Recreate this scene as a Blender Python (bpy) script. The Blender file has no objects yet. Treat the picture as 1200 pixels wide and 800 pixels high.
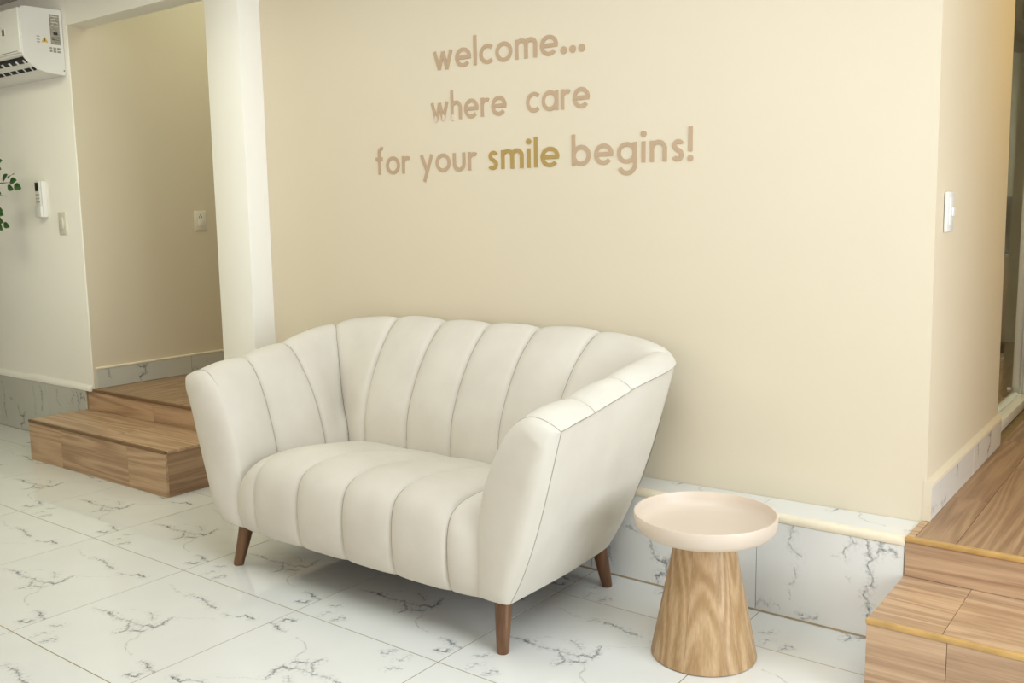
import bpy, bmesh, math, random
from mathutils import Vector, Matrix
random.seed(7)
S = bpy.context.scene
COL = S.collection

# ------------------------------------------------------------------ camera
CAMH = 1.23243
cam_d = bpy.data.cameras.new('camera'); cam = bpy.data.objects.new('camera', cam_d); COL.objects.link(cam)
yaw, pitch, roll = 0.644566, 0.133458, -0.0151015
cy, sy = math.cos(yaw), math.sin(yaw)
fwd = Vector((-sy*math.cos(pitch), cy*math.cos(pitch), -math.sin(pitch)))
rt = Vector((cy, sy, 0)); up = rt.cross(fwd)
Rv = math.cos(roll)*rt + math.sin(roll)*up
Uv = -math.sin(roll)*rt + math.cos(roll)*up
M = Matrix((Rv, Uv, -fwd)).transposed().to_4x4(); M.translation = Vector((0, 0, CAMH))
cam.matrix_world = M
cam_d.sensor_width = 36; cam_d.lens = 32.964; cam_d.clip_start = 0.05
S.camera = cam

# ------------------------------------------------------------------ world, lights, exposure
W = bpy.data.worlds.new('world'); S.world = W; W.use_nodes = True
bg = W.node_tree.nodes['Background']
bg.inputs[0].default_value = (1.0, 0.96, 0.92, 1); bg.inputs[1].default_value = 0.03

def area(name, loc, target, sx, sy_, power, col):
    d = bpy.data.lights.new(name, 'AREA'); d.shape = 'RECTANGLE'; d.size = sx; d.size_y = sy_
    d.energy = power; d.color = col
    o = bpy.data.objects.new(name, d); COL.objects.link(o); o.location = loc
    v = Vector(target) - Vector(loc); o.rotation_euler = v.to_track_quat('-Z', 'Y').to_euler()
    return o
LIGHTS = [
 ('storefront_daylight', (-1.4, -3.0, 1.5), (-1.8, 2.6, 1.2), 4.4, 2.2, 82, (1.0, 0.86, 0.73)),
 ('side_window_daylight', (2.15, 1.6, 1.35), (-2.0, 1.8, 0.7), 2.0, 1.9, 104, (0.87, 0.93, 1.0)),
 ('ceiling_lamp', (-4.3, 1.3, 2.42), (-4.3, 1.3, 0), 1.6, 0.9, 20.5, (1.0, 1.0, 0.70)),
 ('ceiling_lamp_middle', (-2.2, 1.9, 2.42), (-2.2, 1.9, 0), 2.4, 0.5, 11.5, (0.86, 0.92, 1.0)),
 ('ceiling_lamp_front', (-0.5, 1.2, 2.42), (-0.5, 1.2, 0), 1.7, 0.9, 31, (0.85, 0.94, 1.0)),
 ('corridor_lamp', (0.2, 4.0, 2.42), (0.2, 4.0, 0), 0.6, 0.6, 10.3, (1.0, 0.64, 0.08)),
 ('hall_lamp', (-4.15, 3.7, 2.97), (-4.15, 3.7, 0), 0.7, 1.3, 10.4, (0.96, 1.0, 0.81)),
 ('clinic_fill_light', (-1.9, 5.6, 2.42), (-1.9, 5.6, 0), 1.0, 0.6, 55, (1.0, 0.97, 0.82)),  # unseen fill light, added to brighten the room behind the glass
]
for a_ in LIGHTS: area(*a_)

vs = S.view_settings; vs.view_transform = 'Standard'; vs.look = 'None'; vs.gamma = 1; vs.exposure = 0.0
vs.use_curve_mapping = False

# ------------------------------------------------------------------ helpers
def tag(o, label=None, cat=None, group=None, kind=None):
    if label: o['label'] = label
    if cat: o['category'] = cat
    if group: o['group'] = group
    if kind: o['kind'] = kind
    return o
def empty(name, loc=(0, 0, 0), label=None, cat=None, group=None, kind=None):
    o = bpy.data.objects.new(name, None); o.empty_display_size = 0.1; COL.objects.link(o); o.location = loc
    return tag(o, label, cat, group, kind)
def wmat(o):
    L = Matrix.LocRotScale(o.location, o.rotation_euler, None)
    return L if o.parent is None else wmat(o.parent) @ o.matrix_parent_inverse @ L
def attach(o, parent):
    if parent is not None:
        o.parent = parent
        o.matrix_parent_inverse = wmat(parent).inverted()
def mesh(name, verts, faces, mat, parent=None, smooth=False, angle=None):
    me = bpy.data.meshes.new(name); me.from_pydata([tuple(v) for v in verts], [], faces)
    bm = bmesh.new(); bm.from_mesh(me); bmesh.ops.recalc_face_normals(bm, faces=bm.faces); bm.to_mesh(me); bm.free()
    me.materials.append(mat)
    if smooth:
        me.polygons.foreach_set('use_smooth', [True]*len(me.polygons))
        if angle: me.set_sharp_from_angle(angle=math.radians(angle))
    me.update()
    o = bpy.data.objects.new(name, me); COL.objects.link(o); attach(o, parent)
    return o
def from_bm(name, bm, mat, parent=None, smooth=False, angle=35):
    bmesh.ops.recalc_face_normals(bm, faces=bm.faces)
    me = bpy.data.meshes.new(name); bm.to_mesh(me); bm.free(); me.materials.append(mat)
    if smooth:
        me.polygons.foreach_set('use_smooth', [True]*len(me.polygons)); me.set_sharp_from_angle(angle=math.radians(angle))
    o = bpy.data.objects.new(name, me); COL.objects.link(o); attach(o, parent)
    return o
def bm_box(bm, x0, x1, y0, y1, z0, z1, bev=0, seg=1):
    v = [bm.verts.new(p) for p in ((x0,y0,z0),(x1,y0,z0),(x1,y1,z0),(x0,y1,z0),(x0,y0,z1),(x1,y0,z1),(x1,y1,z1),(x0,y1,z1))]
    f = [bm.faces.new([v[i] for i in q]) for q in ((0,3,2,1),(4,5,6,7),(0,1,5,4),(1,2,6,5),(2,3,7,6),(3,0,4,7))]
    if bev:
        es = set(e for q in f for e in q.edges)
        bmesh.ops.bevel(bm, geom=list(es), offset=bev, segments=seg, affect='EDGES', profile=0.5)
def box(name, x0, x1, y0, y1, z0, z1, mat, parent=None, bev=0, seg=1):
    bm = bmesh.new(); bm_box(bm, x0, x1, y0, y1, z0, z1, bev, seg)
    return from_bm(name, bm, mat, parent, smooth=bev > 0 and seg > 1)
def prism(name, poly, z0, z1, mat, parent=None, top=None):
    n = len(poly); tp = top or poly
    v = [(x, y, z0) for x, y in poly] + [(x, y, z1) for x, y in tp]
    f = [list(range(n))[::-1], list(range(n, 2*n))] + [[i, (i+1) % n, n+(i+1) % n, n+i] for i in range(n)]
    return mesh(name, v, f, mat, parent)
def extrude_x(name, prof, x0, x1, mat, parent=None, smooth=False, angle=30):
    n = len(prof)
    v = [(x0, y, z) for y, z in prof] + [(x1, y, z) for y, z in prof]
    f = [list(range(n)), list(range(n, 2*n))[::-1]] + [[i, (i+1) % n, n+(i+1) % n, n+i] for i in range(n)]
    return mesh(name, v, f, mat, parent, smooth, angle)
def lathe(name, prof, cx, cy_, mat, parent=None, seg=96, a0=0, a1=2*math.pi, closed=True, angle=40):
    v = []; f = []; n = len(prof); full = closed
    cnt = seg if full else seg+1
    for k in range(cnt):
        a = a0 + (a1-a0)*k/seg
        for r, z in prof: v.append((cx+r*math.cos(a), cy_+r*math.sin(a), z))
    for k in range(seg):
        k2 = (k+1) % cnt
        for i in range(n-1):
            f.append([k*n+i, k2*n+i, k2*n+i+1, k*n+i+1])
    return mesh(name, v, f, mat, parent, True, angle)
def tube(name, pts, rad, mat, parent=None, seg=12, cap=True):
    v = []; f = []; m = len(pts); pts = [Vector(p) for p in pts]
    for i, p in enumerate(pts):
        d = (pts[min(i+1, m-1)] - pts[max(i-1, 0)]).normalized()
        a = d.orthogonal().normalized() if i == 0 else (a - d*a.dot(d)).normalized()
        b = d.cross(a); r = rad[i] if isinstance(rad, (list, tuple)) else rad
        for k in range(seg):
            t = 2*math.pi*k/seg; v.append(p + r*(math.cos(t)*a + math.sin(t)*b))
    for i in range(m-1):
        for k in range(seg):
            f.append([i*seg+k, i*seg+(k+1) % seg, (i+1)*seg+(k+1) % seg, (i+1)*seg+k])
    if cap: f += [list(range(seg))[::-1], list(range((m-1)*seg, m*seg))]
    return mesh(name, v, f, mat, parent, True, 50)
def crom(P, t):
    n = len(P)-1; i = min(int(t), n-1); s = t-i
    p1, p2 = P[i], P[i+1]
    p0 = P[i-1] if i > 0 else p1*2-p2
    p3 = P[i+2] if i+2 <= n else p2*2-p1
    return 0.5*((2*p1)+(p2-p0)*s+(2*p0-5*p1+4*p2-p3)*s*s+(3*p1-p0-3*p2+p3)*s**3)

# ------------------------------------------------------------------ materials
class NT:
    def __init__(s, mat): s.t = mat if isinstance(mat, bpy.types.NodeTree) else mat.node_tree
    def n(s, ty, **kw):
        o = s.t.nodes.new(ty)
        for k, v in kw.items(): setattr(o, k, v)
        return o
    def l(s, a, b): s.t.links.new(a, b)
    def math(s, op, a, b=None, clamp=False):
        o = s.n('ShaderNodeMath', operation=op); o.use_clamp = clamp
        for i, x in enumerate((a, b)):
            if x is None: continue
            if isinstance(x, (int, float)): o.inputs[i].default_value = x
            else: s.l(x, o.inputs[i])
        return o.outputs[0]
    def vm(s, op, a, b=None, scale=None):
        o = s.n('ShaderNodeVectorMath', operation=op)
        for i, x in enumerate((a, b)):
            if x is None: continue
            if isinstance(x, (tuple, list)): o.inputs[i].default_value = x
            else: s.l(x, o.inputs[i])
        if scale is not None:
            if isinstance(scale, (int, float)): o.inputs['Scale'].default_value = scale
            else: s.l(scale, o.inputs['Scale'])
        return o.outputs['Value'] if op in ('LENGTH', 'DOT_PRODUCT', 'DISTANCE') else o.outputs['Vector']
    def mix(s, f, a, b):
        o = s.n('ShaderNodeMix', data_type='RGBA')
        for i, x in ((0, f), (6, a), (7, b)):
            if isinstance(x, (int, float)): o.inputs[i].default_value = x
            elif isinstance(x, tuple): o.inputs[i].default_value = x if len(x) == 4 else x+(1,)
            else: s.l(x, o.inputs[i])
        return o.outputs[2]
    def noise(s, vec, scale, detail=2, rough=0.5, dist=0):
        o = s.n('ShaderNodeTexNoise'); o.inputs['Scale'].default_value = scale; o.inputs['Detail'].default_value = detail
        o.inputs['Roughness'].default_value = rough; o.inputs['Distortion'].default_value = dist
        if vec is not None: s.l(vec, o.inputs['Vector'])
        return o
    def ramp(s, f, stops):
        o = s.n('ShaderNodeMapRange'); o.inputs[1].default_value = stops[0]; o.inputs[2].default_value = stops[1]
        o.inputs[3].default_value = stops[2]; o.inputs[4].default_value = stops[3]; s.l(f, o.inputs[0]); return o.outputs[0]
def new_mat(name, rough=0.5, spec=0.5):
    m = bpy.data.materials.new(name); m.use_nodes = True
    b = m.node_tree.nodes['Principled BSDF']
    b.inputs['Roughness'].default_value = rough; b.inputs['Specular IOR Level'].default_value = spec
    return m, NT(m), b
def plain(name, col, rough=0.5, spec=0.5, metal=0.0, var=0.04, vscale=6, bump=0.0, bscale=80):
    m, t, b = new_mat(name, rough, spec); b.inputs['Metallic'].default_value = metal
    tc = t.n('ShaderNodeTexCoord').outputs['Object']
    nz = t.noise(tc, vscale, 3)
    f = t.ramp(nz.outputs[0], (0.3, 0.7, 0, 1))
    t.l(t.mix(f, tuple(c*(1-var) for c in col), tuple(min(1, c*(1+var)) for c in col)), b.inputs['Base Color'])
    if bump:
        bn = t.n('ShaderNodeBump'); bn.inputs['Strength'].default_value = bump; bn.inputs['Distance'].default_value = 0.002
        t.l(t.noise(tc, bscale, 3).outputs[0], bn.inputs['Height']); t.l(bn.outputs[0], b.inputs['Normal'])
    return m

BEIGE = plain('beige_wall_paint', (0.688, 0.616, 0.47), 0.6, 0.3, var=0.015, vscale=1.2, bump=0.12, bscale=60)
CREAM = plain('cream_wall_paint', (0.90, 0.885, 0.81), 0.55, 0.3, var=0.015, vscale=1.5, bump=0.12, bscale=60)
CEIL = plain('ceiling_paint', (0.62, 0.60, 0.55), 0.7, 0.2, var=0.01)
LIP = plain('cream_bead', (0.80, 0.72, 0.55), 0.5, 0.3, var=0.06, vscale=14)
GROUT = plain('tan_grout', (0.34, 0.27, 0.17), 0.8, 0.2, var=0.1, vscale=30)
PGROUT = plain('pale_grout', (0.75, 0.72, 0.65), 0.8, 0.2, var=0.1, vscale=30)
WHITE = plain('white_plastic', (0.82, 0.82, 0.78), 0.35, 0.5, var=0.01)
IVORY = plain('ivory_plastic', (0.76, 0.72, 0.62), 0.4, 0.5, var=0.01)
DARK = plain('dark_plastic', (0.03, 0.03, 0.03), 0.4, 0.5)
GREYP = plain('grey_print', (0.36, 0.34, 0.28), 0.6, 0.2, var=0.25, vscale=90)
BLACKP = plain('black_print', (0.05, 0.05, 0.05), 0.6, 0.2)
YEL = plain('yellow_print', (0.80, 0.52, 0.02), 0.5, 0.3)
TAUPE = plain('taupe_vinyl', (0.48, 0.355, 0.235), 0.85, 0.1, var=0.02)
GOLD = plain('gold_vinyl', (0.40, 0.272, 0.085), 0.5, 0.5, var=0.04)
PALEV = plain('peeled_vinyl', (0.68, 0.57, 0.46), 0.6, 0.2)
CREAMT = plain('cream_tray_lacquer', (0.66, 0.565, 0.462), 0.38, 0.4, var=0.01)
NOSEL = plain('brown_nosing', (0.20, 0.115, 0.055), 0.45, 0.4, var=0.12, vscale=20)
NOSER = plain('golden_nosing', (0.55, 0.34, 0.115), 0.4, 0.5, var=0.15, vscale=18)
SEAM = plain('seam_thread', (0.30, 0.27, 0.22), 0.9, 0.1)
PIPE = plain('greige_piping', (0.40, 0.37, 0.31), 0.9, 0.1)
UNDER = plain('dark_lining', (0.03, 0.03, 0.03), 0.9, 0.1)
LEAF = plain('leaf_green', (0.045, 0.12, 0.03), 0.4, 0.5, var=0.45, vscale=14)
BARK = plain('twig_brown', (0.14, 0.09, 0.05), 0.8, 0.2, var=0.2)
POTM = plain('pot_ceramic', (0.6, 0.57, 0.5), 0.5, 0.4)
SOIL = plain('potting_soil', (0.05, 0.035, 0.02), 0.95, 0.1, var=0.4, vscale=40)
GREYM = plain('grey_panel', (0.30, 0.29, 0.24), 0.5, 0.4)
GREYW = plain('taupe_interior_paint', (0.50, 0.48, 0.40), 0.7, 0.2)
DARKB = plain('dark_brown_wood', (0.12, 0.075, 0.045), 0.5, 0.4, var=0.2)
CABW = plain('brown_cabinet_front', (0.30, 0.20, 0.13), 0.5, 0.4, var=0.15)
CHROME = plain('brushed_steel', (0.6, 0.6, 0.58), 0.3, 0.5, metal=1.0)

def fabric():
    m, t, b = new_mat('greige_velvet', 0.9, 0.15)
    tc = t.n('ShaderNodeTexCoord').outputs['Object']
    big = t.ramp(t.noise(tc, 5, 4, 0.55).outputs[0], (0.3, 0.7, 0, 1))
    c = t.mix(big, (0.608, 0.572, 0.497, 1), (0.668, 0.638, 0.560, 1))
    t.l(c, b.inputs['Base Color'])
    b.inputs['Sheen Weight'].default_value = 0.12; b.inputs['Sheen Roughness'].default_value = 0.5
    b.inputs['Sheen Tint'].default_value = (1, 0.97, 0.9, 1)
    bn = t.n('ShaderNodeBump'); bn.inputs['Strength'].default_value = 0.15; bn.inputs['Distance'].default_value = 0.002
    h = t.math('ADD', t.noise(tc, 320, 2).outputs[0], t.math('MULTIPLY', t.noise(tc, 22, 3).outputs[0], 2.0))
    t.l(h, bn.inputs['Height']); t.l(bn.outputs[0], b.inputs['Normal'])
    return m
FAB = fabric()

def wood(name, axis, light, mid, dark, rings=9.0, rough=0.42, along=0.5, across=9.0, fine=0.75):
    m, t, b = new_mat(name, rough, 0.45)
    tc = t.n('ShaderNodeTexCoord').outputs['Object']
    rnd = t.n('ShaderNodeObjectInfo').outputs['Random']
    off = t.n('ShaderNodeCombineXYZ'); 
    t.l(t.math('MULTIPLY', rnd, 17.3), off.inputs[0]); t.l(t.math('MULTIPLY', rnd, 9.1), off.inputs[1]); t.l(t.math('MULTIPLY', rnd, 23.7), off.inputs[2])
    co = t.vm('ADD', tc, off.outputs[0])
    sc = [across]*3; sc['XYZ'.index(axis)] = along
    v = t.vm('MULTIPLY', co, tuple(sc))
    n1 = t.noise(v, 1.0, 1.5, 0.45, 0.25).outputs[0]
    w = t.math('SINE', t.math('MULTIPLY', n1, rings*6.283))
    g = t.ramp(w, (-0.9, 1.0, 0, 1))
    sf = [190]*3; sf['XYZ'.index(axis)] = 4
    n2 = t.noise(t.vm('MULTIPLY', co, tuple(sf)), 1.0, 2, 0.6).outputs[0]
    f2 = t.ramp(n2, (0.3, 0.7, 0, 1))
    sg = [30]*3; sg['XYZ'.index(axis)] = 1.2
    n3 = t.ramp(t.noise(t.vm('MULTIPLY', co, tuple(sg)), 1.0, 2).outputs[0], (0.3, 0.7, 0, 1))
    c = t.mix(g, light, mid)
    c = t.mix(t.math('MULTIPLY', t.math('MULTIPLY', g, f2), 0.55), c, dark)
    c = t.mix(t.math('MULTIPLY', f2, fine*0.45), c, dark)
    c = t.mix(t.math('MULTIPLY', n3, 0.35), c, mid)
    c = t.mix(t.math('MULTIPLY', t.math('SUBTRACT', rnd, 0.5), 0.25, True), c, dark)
    t.l(c, b.inputs['Base Color'])
    bn = t.n('ShaderNodeBump'); bn.inputs['Strength'].default_value = 0.12; bn.inputs['Distance'].default_value = 0.001
    t.l(n2, bn.inputs['Height']); t.l(bn.outputs[0], b.inputs['Normal'])
    return m
OAK = dict(light=(0.63, 0.435, 0.27, 1), mid=(0.505, 0.33, 0.195, 1), dark=(0.20, 0.115, 0.065, 1))
WOODX = wood('oak_laminate_x', 'X', **OAK)
WOODY = wood('oak_laminate_y', 'Y', light=(0.46, 0.305, 0.18, 1), mid=(0.35, 0.22, 0.125, 1), dark=(0.17, 0.095, 0.052, 1))
ASHZ = wood('ash_veneer', 'Z', (0.60, 0.43, 0.25, 1), (0.44, 0.285, 0.135, 1), (0.27, 0.155, 0.065, 1), rings=11, along=0.7, across=8, fine=0.9)
WALNUT = wood('walnut_leg', 'Z', (0.205, 0.10, 0.043, 1), (0.14, 0.066, 0.028, 1), (0.07, 0.03, 0.012, 1), rings=4, rough=0.3, across=12)

# marble prints: polylines in tile-local metres
FLOORV = [(0.9,[(-0.237,-0.21),(-0.21,-0.183)]),(0.5,[(-0.212,-0.279),(-0.196,-0.246)]),(0.9,[(-0.148,-0.278),(-0.142,-0.27)]),(0.9,[(-0.141,-0.256),(-0.133,-0.255)]),
(0.5,[(-0.247,-0.058),(-0.183,-0.049)]),(1,[(-0.183,-0.049),(-0.144,-0.052)]),(0.6,[(-0.127,-0.058),(-0.069,-0.051),(-0.011,-0.042)]),
(1,[(-0.006,-0.045),(0.006,-0.033),(0.039,-0.029),(0.042,-0.007),(0.024,0.014),(0.025,0.033)]),(0.9,[(-0.026,-0.119),(-0.019,-0.098),(-0.028,-0.079),(-0.063,-0.053)]),
(1,[(0.003,-0.083),(0.031,-0.067)]),(0.4,[(0.032,-0.073),(0.061,-0.093),(0.059,-0.136),(0.09,-0.159),(0.138,-0.174)]),(0.6,[(-0.07,0.025),(-0.041,0.019),(-0.018,-0.003)]),
(0.25,[(-0.162,-0.013),(-0.124,0.014)]),(1,[(0.246,-0.248),(0.271,-0.242),(0.276,-0.226)]),(0.9,[(0.221,-0.179),(0.258,-0.189),(0.298,-0.197)]),
(0.25,[(0.024,0.048),(0.139,0.115)]),(0.5,[(-0.1,0.175),(-0.056,0.191)]),(0.8,[(-0.056,0.191),(0.071,0.163)]),(0.5,[(0.138,0.149),(0.188,0.168)]),
(1,[(0.188,0.168),(0.196,0.184),(0.241,0.183)]),(0.3,[(-0.23,0.194),(-0.131,0.169)]),(0.35,[(-0.31,0.30),(-0.3,0.311),(-0.286,0.286)])]
PLV_A = [(0.6,[(0.117,0.293),(0.103,0.246),(0.11,0.211),(0.141,0.202)]),(0.5,[(0.125,0.162),(0.123,0.127),(0.107,0.103)]),(0.7,[(0.279,0.298),(0.295,0.275),(0.27,0.242),(0.267,0.222)]),
(1,[(0.319,0.297),(0.33,0.294),(0.332,0.25),(0.345,0.239),(0.335,0.213),(0.346,0.187),(0.346,0.15)]),(1,[(0.338,0.146),(0.333,0.123),(0.339,0.113),(0.338,0.093),(0.347,0.063)]),
(0.8,[(0.354,0.299),(0.376,0.296),(0.368,0.262),(0.345,0.237)]),(0.9,[(0.374,0.267),(0.396,0.271),(0.408,0.261)]),(0.3,[(0.227,0.221),(0.245,0.223)]),(0.4,[(0.279,0.172),(0.286,0.159)]),
(0.5,[(0.001,0.018),(0.016,0.034),(0.041,0.026)]),(0.4,[(0.051,0.027),(0.071,0.034),(0.075,0.02)]),(0.8,[(0.142,0.02),(0.147,0.02)]),(0.6,[(0.142,0.002),(0.175,0.013),(0.198,0.021)]),(0.4,[(0.106,0.079),(0.105,0.06)])]
PLV_B = [(0.6,[(0.224,0.146),(0.25,0.098),(0.276,0.08)]),(1,[(0.25,0.098),(0.281,0.081),(0.301,0.095),(0.281,0.052),(0.255,0.037),(0.256,0.003)]),(0.9,[(0.276,0.08),(0.311,0.116)]),
(0.9,[(0.261,0.038),(0.297,0.051)]),(0.6,[(0.144,0.184),(0.181,0.171)]),(0.5,[(0.43,0.28),(0.45,0.2),(0.44,0.12)]),(0.8,[(0.52,0.29),(0.535,0.22),(0.52,0.15)]),(0.7,[(0.05,0.27),(0.07,0.2),(0.06,0.12),(0.08,0.05)])]
def marble(name, lines, upright=False, base=(0.758, 0.765, 0.73), rough=0.06):
    m, t, b = new_mat(name, rough, 0.5)
    tc = t.n('ShaderNodeTexCoord').outputs['Object']
    if upright:
        sp = t.n('ShaderNodeSeparateXYZ'); t.l(tc, sp.inputs[0]); cb = t.n('ShaderNodeCombineXYZ')
        t.l(t.math('ADD', sp.outputs[0], sp.outputs[1]), cb.inputs[0]); t.l(sp.outputs[2], cb.inputs[1]); co = cb.outputs[0]
    else:
        co = t.vm('MULTIPLY', tc, (1, 1, 0))
    nz = t.noise(co, 26, 3, 0.6)
    d = t.vm('SCALE', t.vm('SUBTRACT', nz.outputs['Color'], (0.5, 0.5, 0.5)), scale=0.045)
    nz2 = t.noise(co, 110, 2, 0.6)
    d2 = t.vm('SCALE', t.vm('SUBTRACT', nz2.outputs['Color'], (0.5, 0.5, 0.5)), scale=0.012)
    p = t.vm('MULTIPLY', t.vm('ADD', t.vm('ADD', co, d), d2), (1, 1, 0))
    acc = None; halo = None
    for s, pl in lines:
        seg = None
        for a, e in zip(pl[:-1], pl[1:]):
            A = Vector((a[0], a[1], 0)); D = Vector((e[0], e[1], 0))-A; L2 = max(D.length_squared, 1e-6)
            pa = t.vm('SUBTRACT', p, tuple(A))
            h = t.math('MULTIPLY', t.vm('DOT_PRODUCT', pa, tuple(D/L2)), 1.0, True)
            ds = t.vm('LENGTH', t.vm('SUBTRACT', pa, t.vm('SCALE', tuple(D), scale=h)))
            seg = ds if seg is None else t.math('MINIMUM', seg, ds)
        core = t.ramp(seg, (0.0005, 0.003+0.0035*s, s, 0))
        acc = core if acc is None else t.math('MAXIMUM', acc, core)
        if s > 0.45:
            hl = t.ramp(seg, (0.004, 0.024, s*(0.5 if upright else 0.8), 0))
            halo = hl if halo is None else t.math('MAXIMUM', halo, hl)
    br = t.ramp(t.noise(co, 55, 3, 0.6).outputs[0], (0.36, 0.6, 0.25, 1))
    hb = t.ramp(t.noise(co, 75, 3, 0.65).outputs[0], (0.47, 0.64, 0, 1))
    soft = t.ramp(t.noise(co, 4, 2).outputs[0], (0.35, 0.7, 0, 1))
    c = t.mix(soft, base+(1,), tuple(x*0.96 for x in base)+(1,))
    c = t.mix(t.math('MULTIPLY', halo, hb), c, (0.30, 0.31, 0.33, 1))
    c = t.mix(t.math('MULTIPLY', t.math('MULTIPLY', acc, br), 0.9), c, (0.10, 0.11, 0.12, 1))
    t.l(c, b.inputs['Base Color'])
    return m
MARBLE = marble('white_marble_floor', FLOORV)
MARB_A = marble('white_marble_plinth_a', PLV_A, True, rough=0.12)
MARB_B = marble('white_marble_plinth_b', PLV_B, True, rough=0.12)
MARB_C = marble('shade_toned_baseboard_a', PLV_A, True, base=(0.56, 0.56, 0.50), rough=0.12)  # plinth marble with the baseboard's shade put into a darker base colour
MARB_D = marble('shade_toned_baseboard_b', PLV_B, True, base=(0.56, 0.56, 0.50), rough=0.12)  # second print, base colour darkened likewise to stand in for shade

def glass():
    m, t, b = new_mat('door_glass', 0.02, 0.5)
    b.inputs['Base Color'].default_value = (0.80, 0.86, 0.80, 1); b.inputs['Transmission Weight'].default_value = 1.0
    b.inputs['IOR'].default_value = 1.45
    return m
GLASS = glass()

# ------------------------------------------------------------------ setting: floor
TS = 0.6; OX, OY = -2.86427, 1.84829; GAP = 0.0018
PLY = 2.68; UP = 0.325; TOP = 2.443
floor = tag(box('floor', -8.9, 2.2, -3.1, PLY+0.03, -0.08, -0.0008, GROUT), kind='structure')
def tile_mesh(w, d, ang=0):
    bm = bmesh.new(); bm_box(bm, -w/2, w/2, -d/2, d/2, -0.008, 0)
    me = bpy.data.meshes.new('tile'); bmesh.ops.recalc_face_normals(bm, faces=bm.faces); bm.to_mesh(me); bm.free(); me.materials.append(MARBLE); return me
full = tile_mesh(TS-2*GAP, TS-2*GAP)
ROT180 = {(1, -1), (3, 0), (-4, -1), (0, -3), (-2, -3)}
for j in range(-8, 2):
    for i in range(-10, 8):
        x0 = OX+i*TS; y0 = OY+j*TS; y1 = min(y0+TS, PLY)
        me = full; yc = y0+TS/2
        if y1 < y0+TS-1e-4:
            w = TS-2*GAP; d = y1-y0-GAP
            bm = bmesh.new(); bm_box(bm, -w/2, w/2, -TS/2+GAP, -TS/2+GAP+d, -0.008, 0)
            me = bpy.data.meshes.get('tile_cut')
            if me is None:
                me = bpy.data.meshes.new('tile_cut'); bmesh.ops.recalc_face_normals(bm, faces=bm.faces); bm.to_mesh(me); me.materials.append(MARBLE)
            bm.free()
        o = bpy.data.objects.new('tile', me); COL.objects.link(o); o.location = (x0+TS/2, yc, 0)
        if (i, j) in ROT180 and me is full: o.rotation_euler = (0, 0, math.pi)
        o.parent = floor

# ------------------------------------------------------------------ setting: walls
WA = Vector((-3.46, 2.775)); WB = Vector((-0.630, 2.850))
def wally(x): return WA.y+(WB.y-WA.y)*(x-WA.x)/(WB.x-WA.x)
# text wall and its return along the corridor (leans a little, as the corner does)
pb = [(WA.x-0.05, wally(WA.x-0.05)), (WB.x, WB.y), (WB.x, 3.945), (-0.80, 3.945), (-0.80, 3.05), (WA.x-0.05, 2.98)]
lean = -0.012
pt = [(x+(lean*2 if x > -0.7 else 0), y) for x, y in pb]
tag(prism('wall_back', pb, 0, TOP, BEIGE, top=pt), kind='structure')
# AC wall
ACX = -4.868
tag(box('wall_left', -8.9, ACX, 2.66, 2.80, 0.0, TOP, CREAM, bev=0.004, seg=2), kind='structure')
tag(box('wall_column', -3.69, -3.452, 2.66, 2.86, 0.0, TOP, CREAM, bev=0.004, seg=2), kind='structure')
tag(box('wall_lintel', ACX, -3.69, 2.66, 2.775, 2.245, TOP, CREAM), kind='structure')
tag(box('wall_hall', -4.95, ACX+0.003, 2.667, 5.4, UP, 3.0, BEIGE), kind='structure')
tag(box('wall_hall_end', ACX, -3.69, 5.4, 5.5, UP, 3.0, BEIGE), kind='structure')
tag(box('wall_hall_inner', -3.69, -3.56, 2.86, 5.4, UP, 3.0, BEIGE), kind='structure')
tag(box('wall_corridor', 1.00, 1.10, 2.68, 7.2, 0.0, TOP, BEIGE), kind='structure')
tag(box('wall_clinic_end', -3.4, 1.0, 7.1, 7.2, UP, TOP, GREYW), kind='structure')
tag(box('wall_clinic_side', -3.5, -3.4, 3.0, 7.2, UP, TOP, GREYW), kind='structure')
tag(box('ceiling', -8.9, 2.2, -3.1, 2.66, TOP, TOP+0.08, CEIL), kind='structure')
tag(box('ceiling_upper', -3.56, 1.1, 2.66, 7.2, TOP, TOP+0.08, CEIL), kind='structure')
tag(box('ceiling_hall', -5.0, -3.56, 2.775, 5.5, 3.0, 3.08, CEIL), kind='structure')
tag(box('wall_hall_header', -5.0, -3.56, 2.66, 2.775, TOP, 3.0, BEIGE), kind='structure')

def up_tile(parent, x, y, z, w, h, mat, axis='X', th=0.008):
    """upright marble tile, its lower left corner at (x, y, z)"""
    bm = bmesh.new()
    if axis == 'X': bm_box(bm, 0, w, 0, th, 0, h, 0.0006, 1)
    else: bm_box(bm, -th, 0, 0, w, 0, h, 0.0006, 1)
    o = from_bm('tile', bm, mat); o.location = (x, y, z); o.parent = parent
    return o
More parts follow.
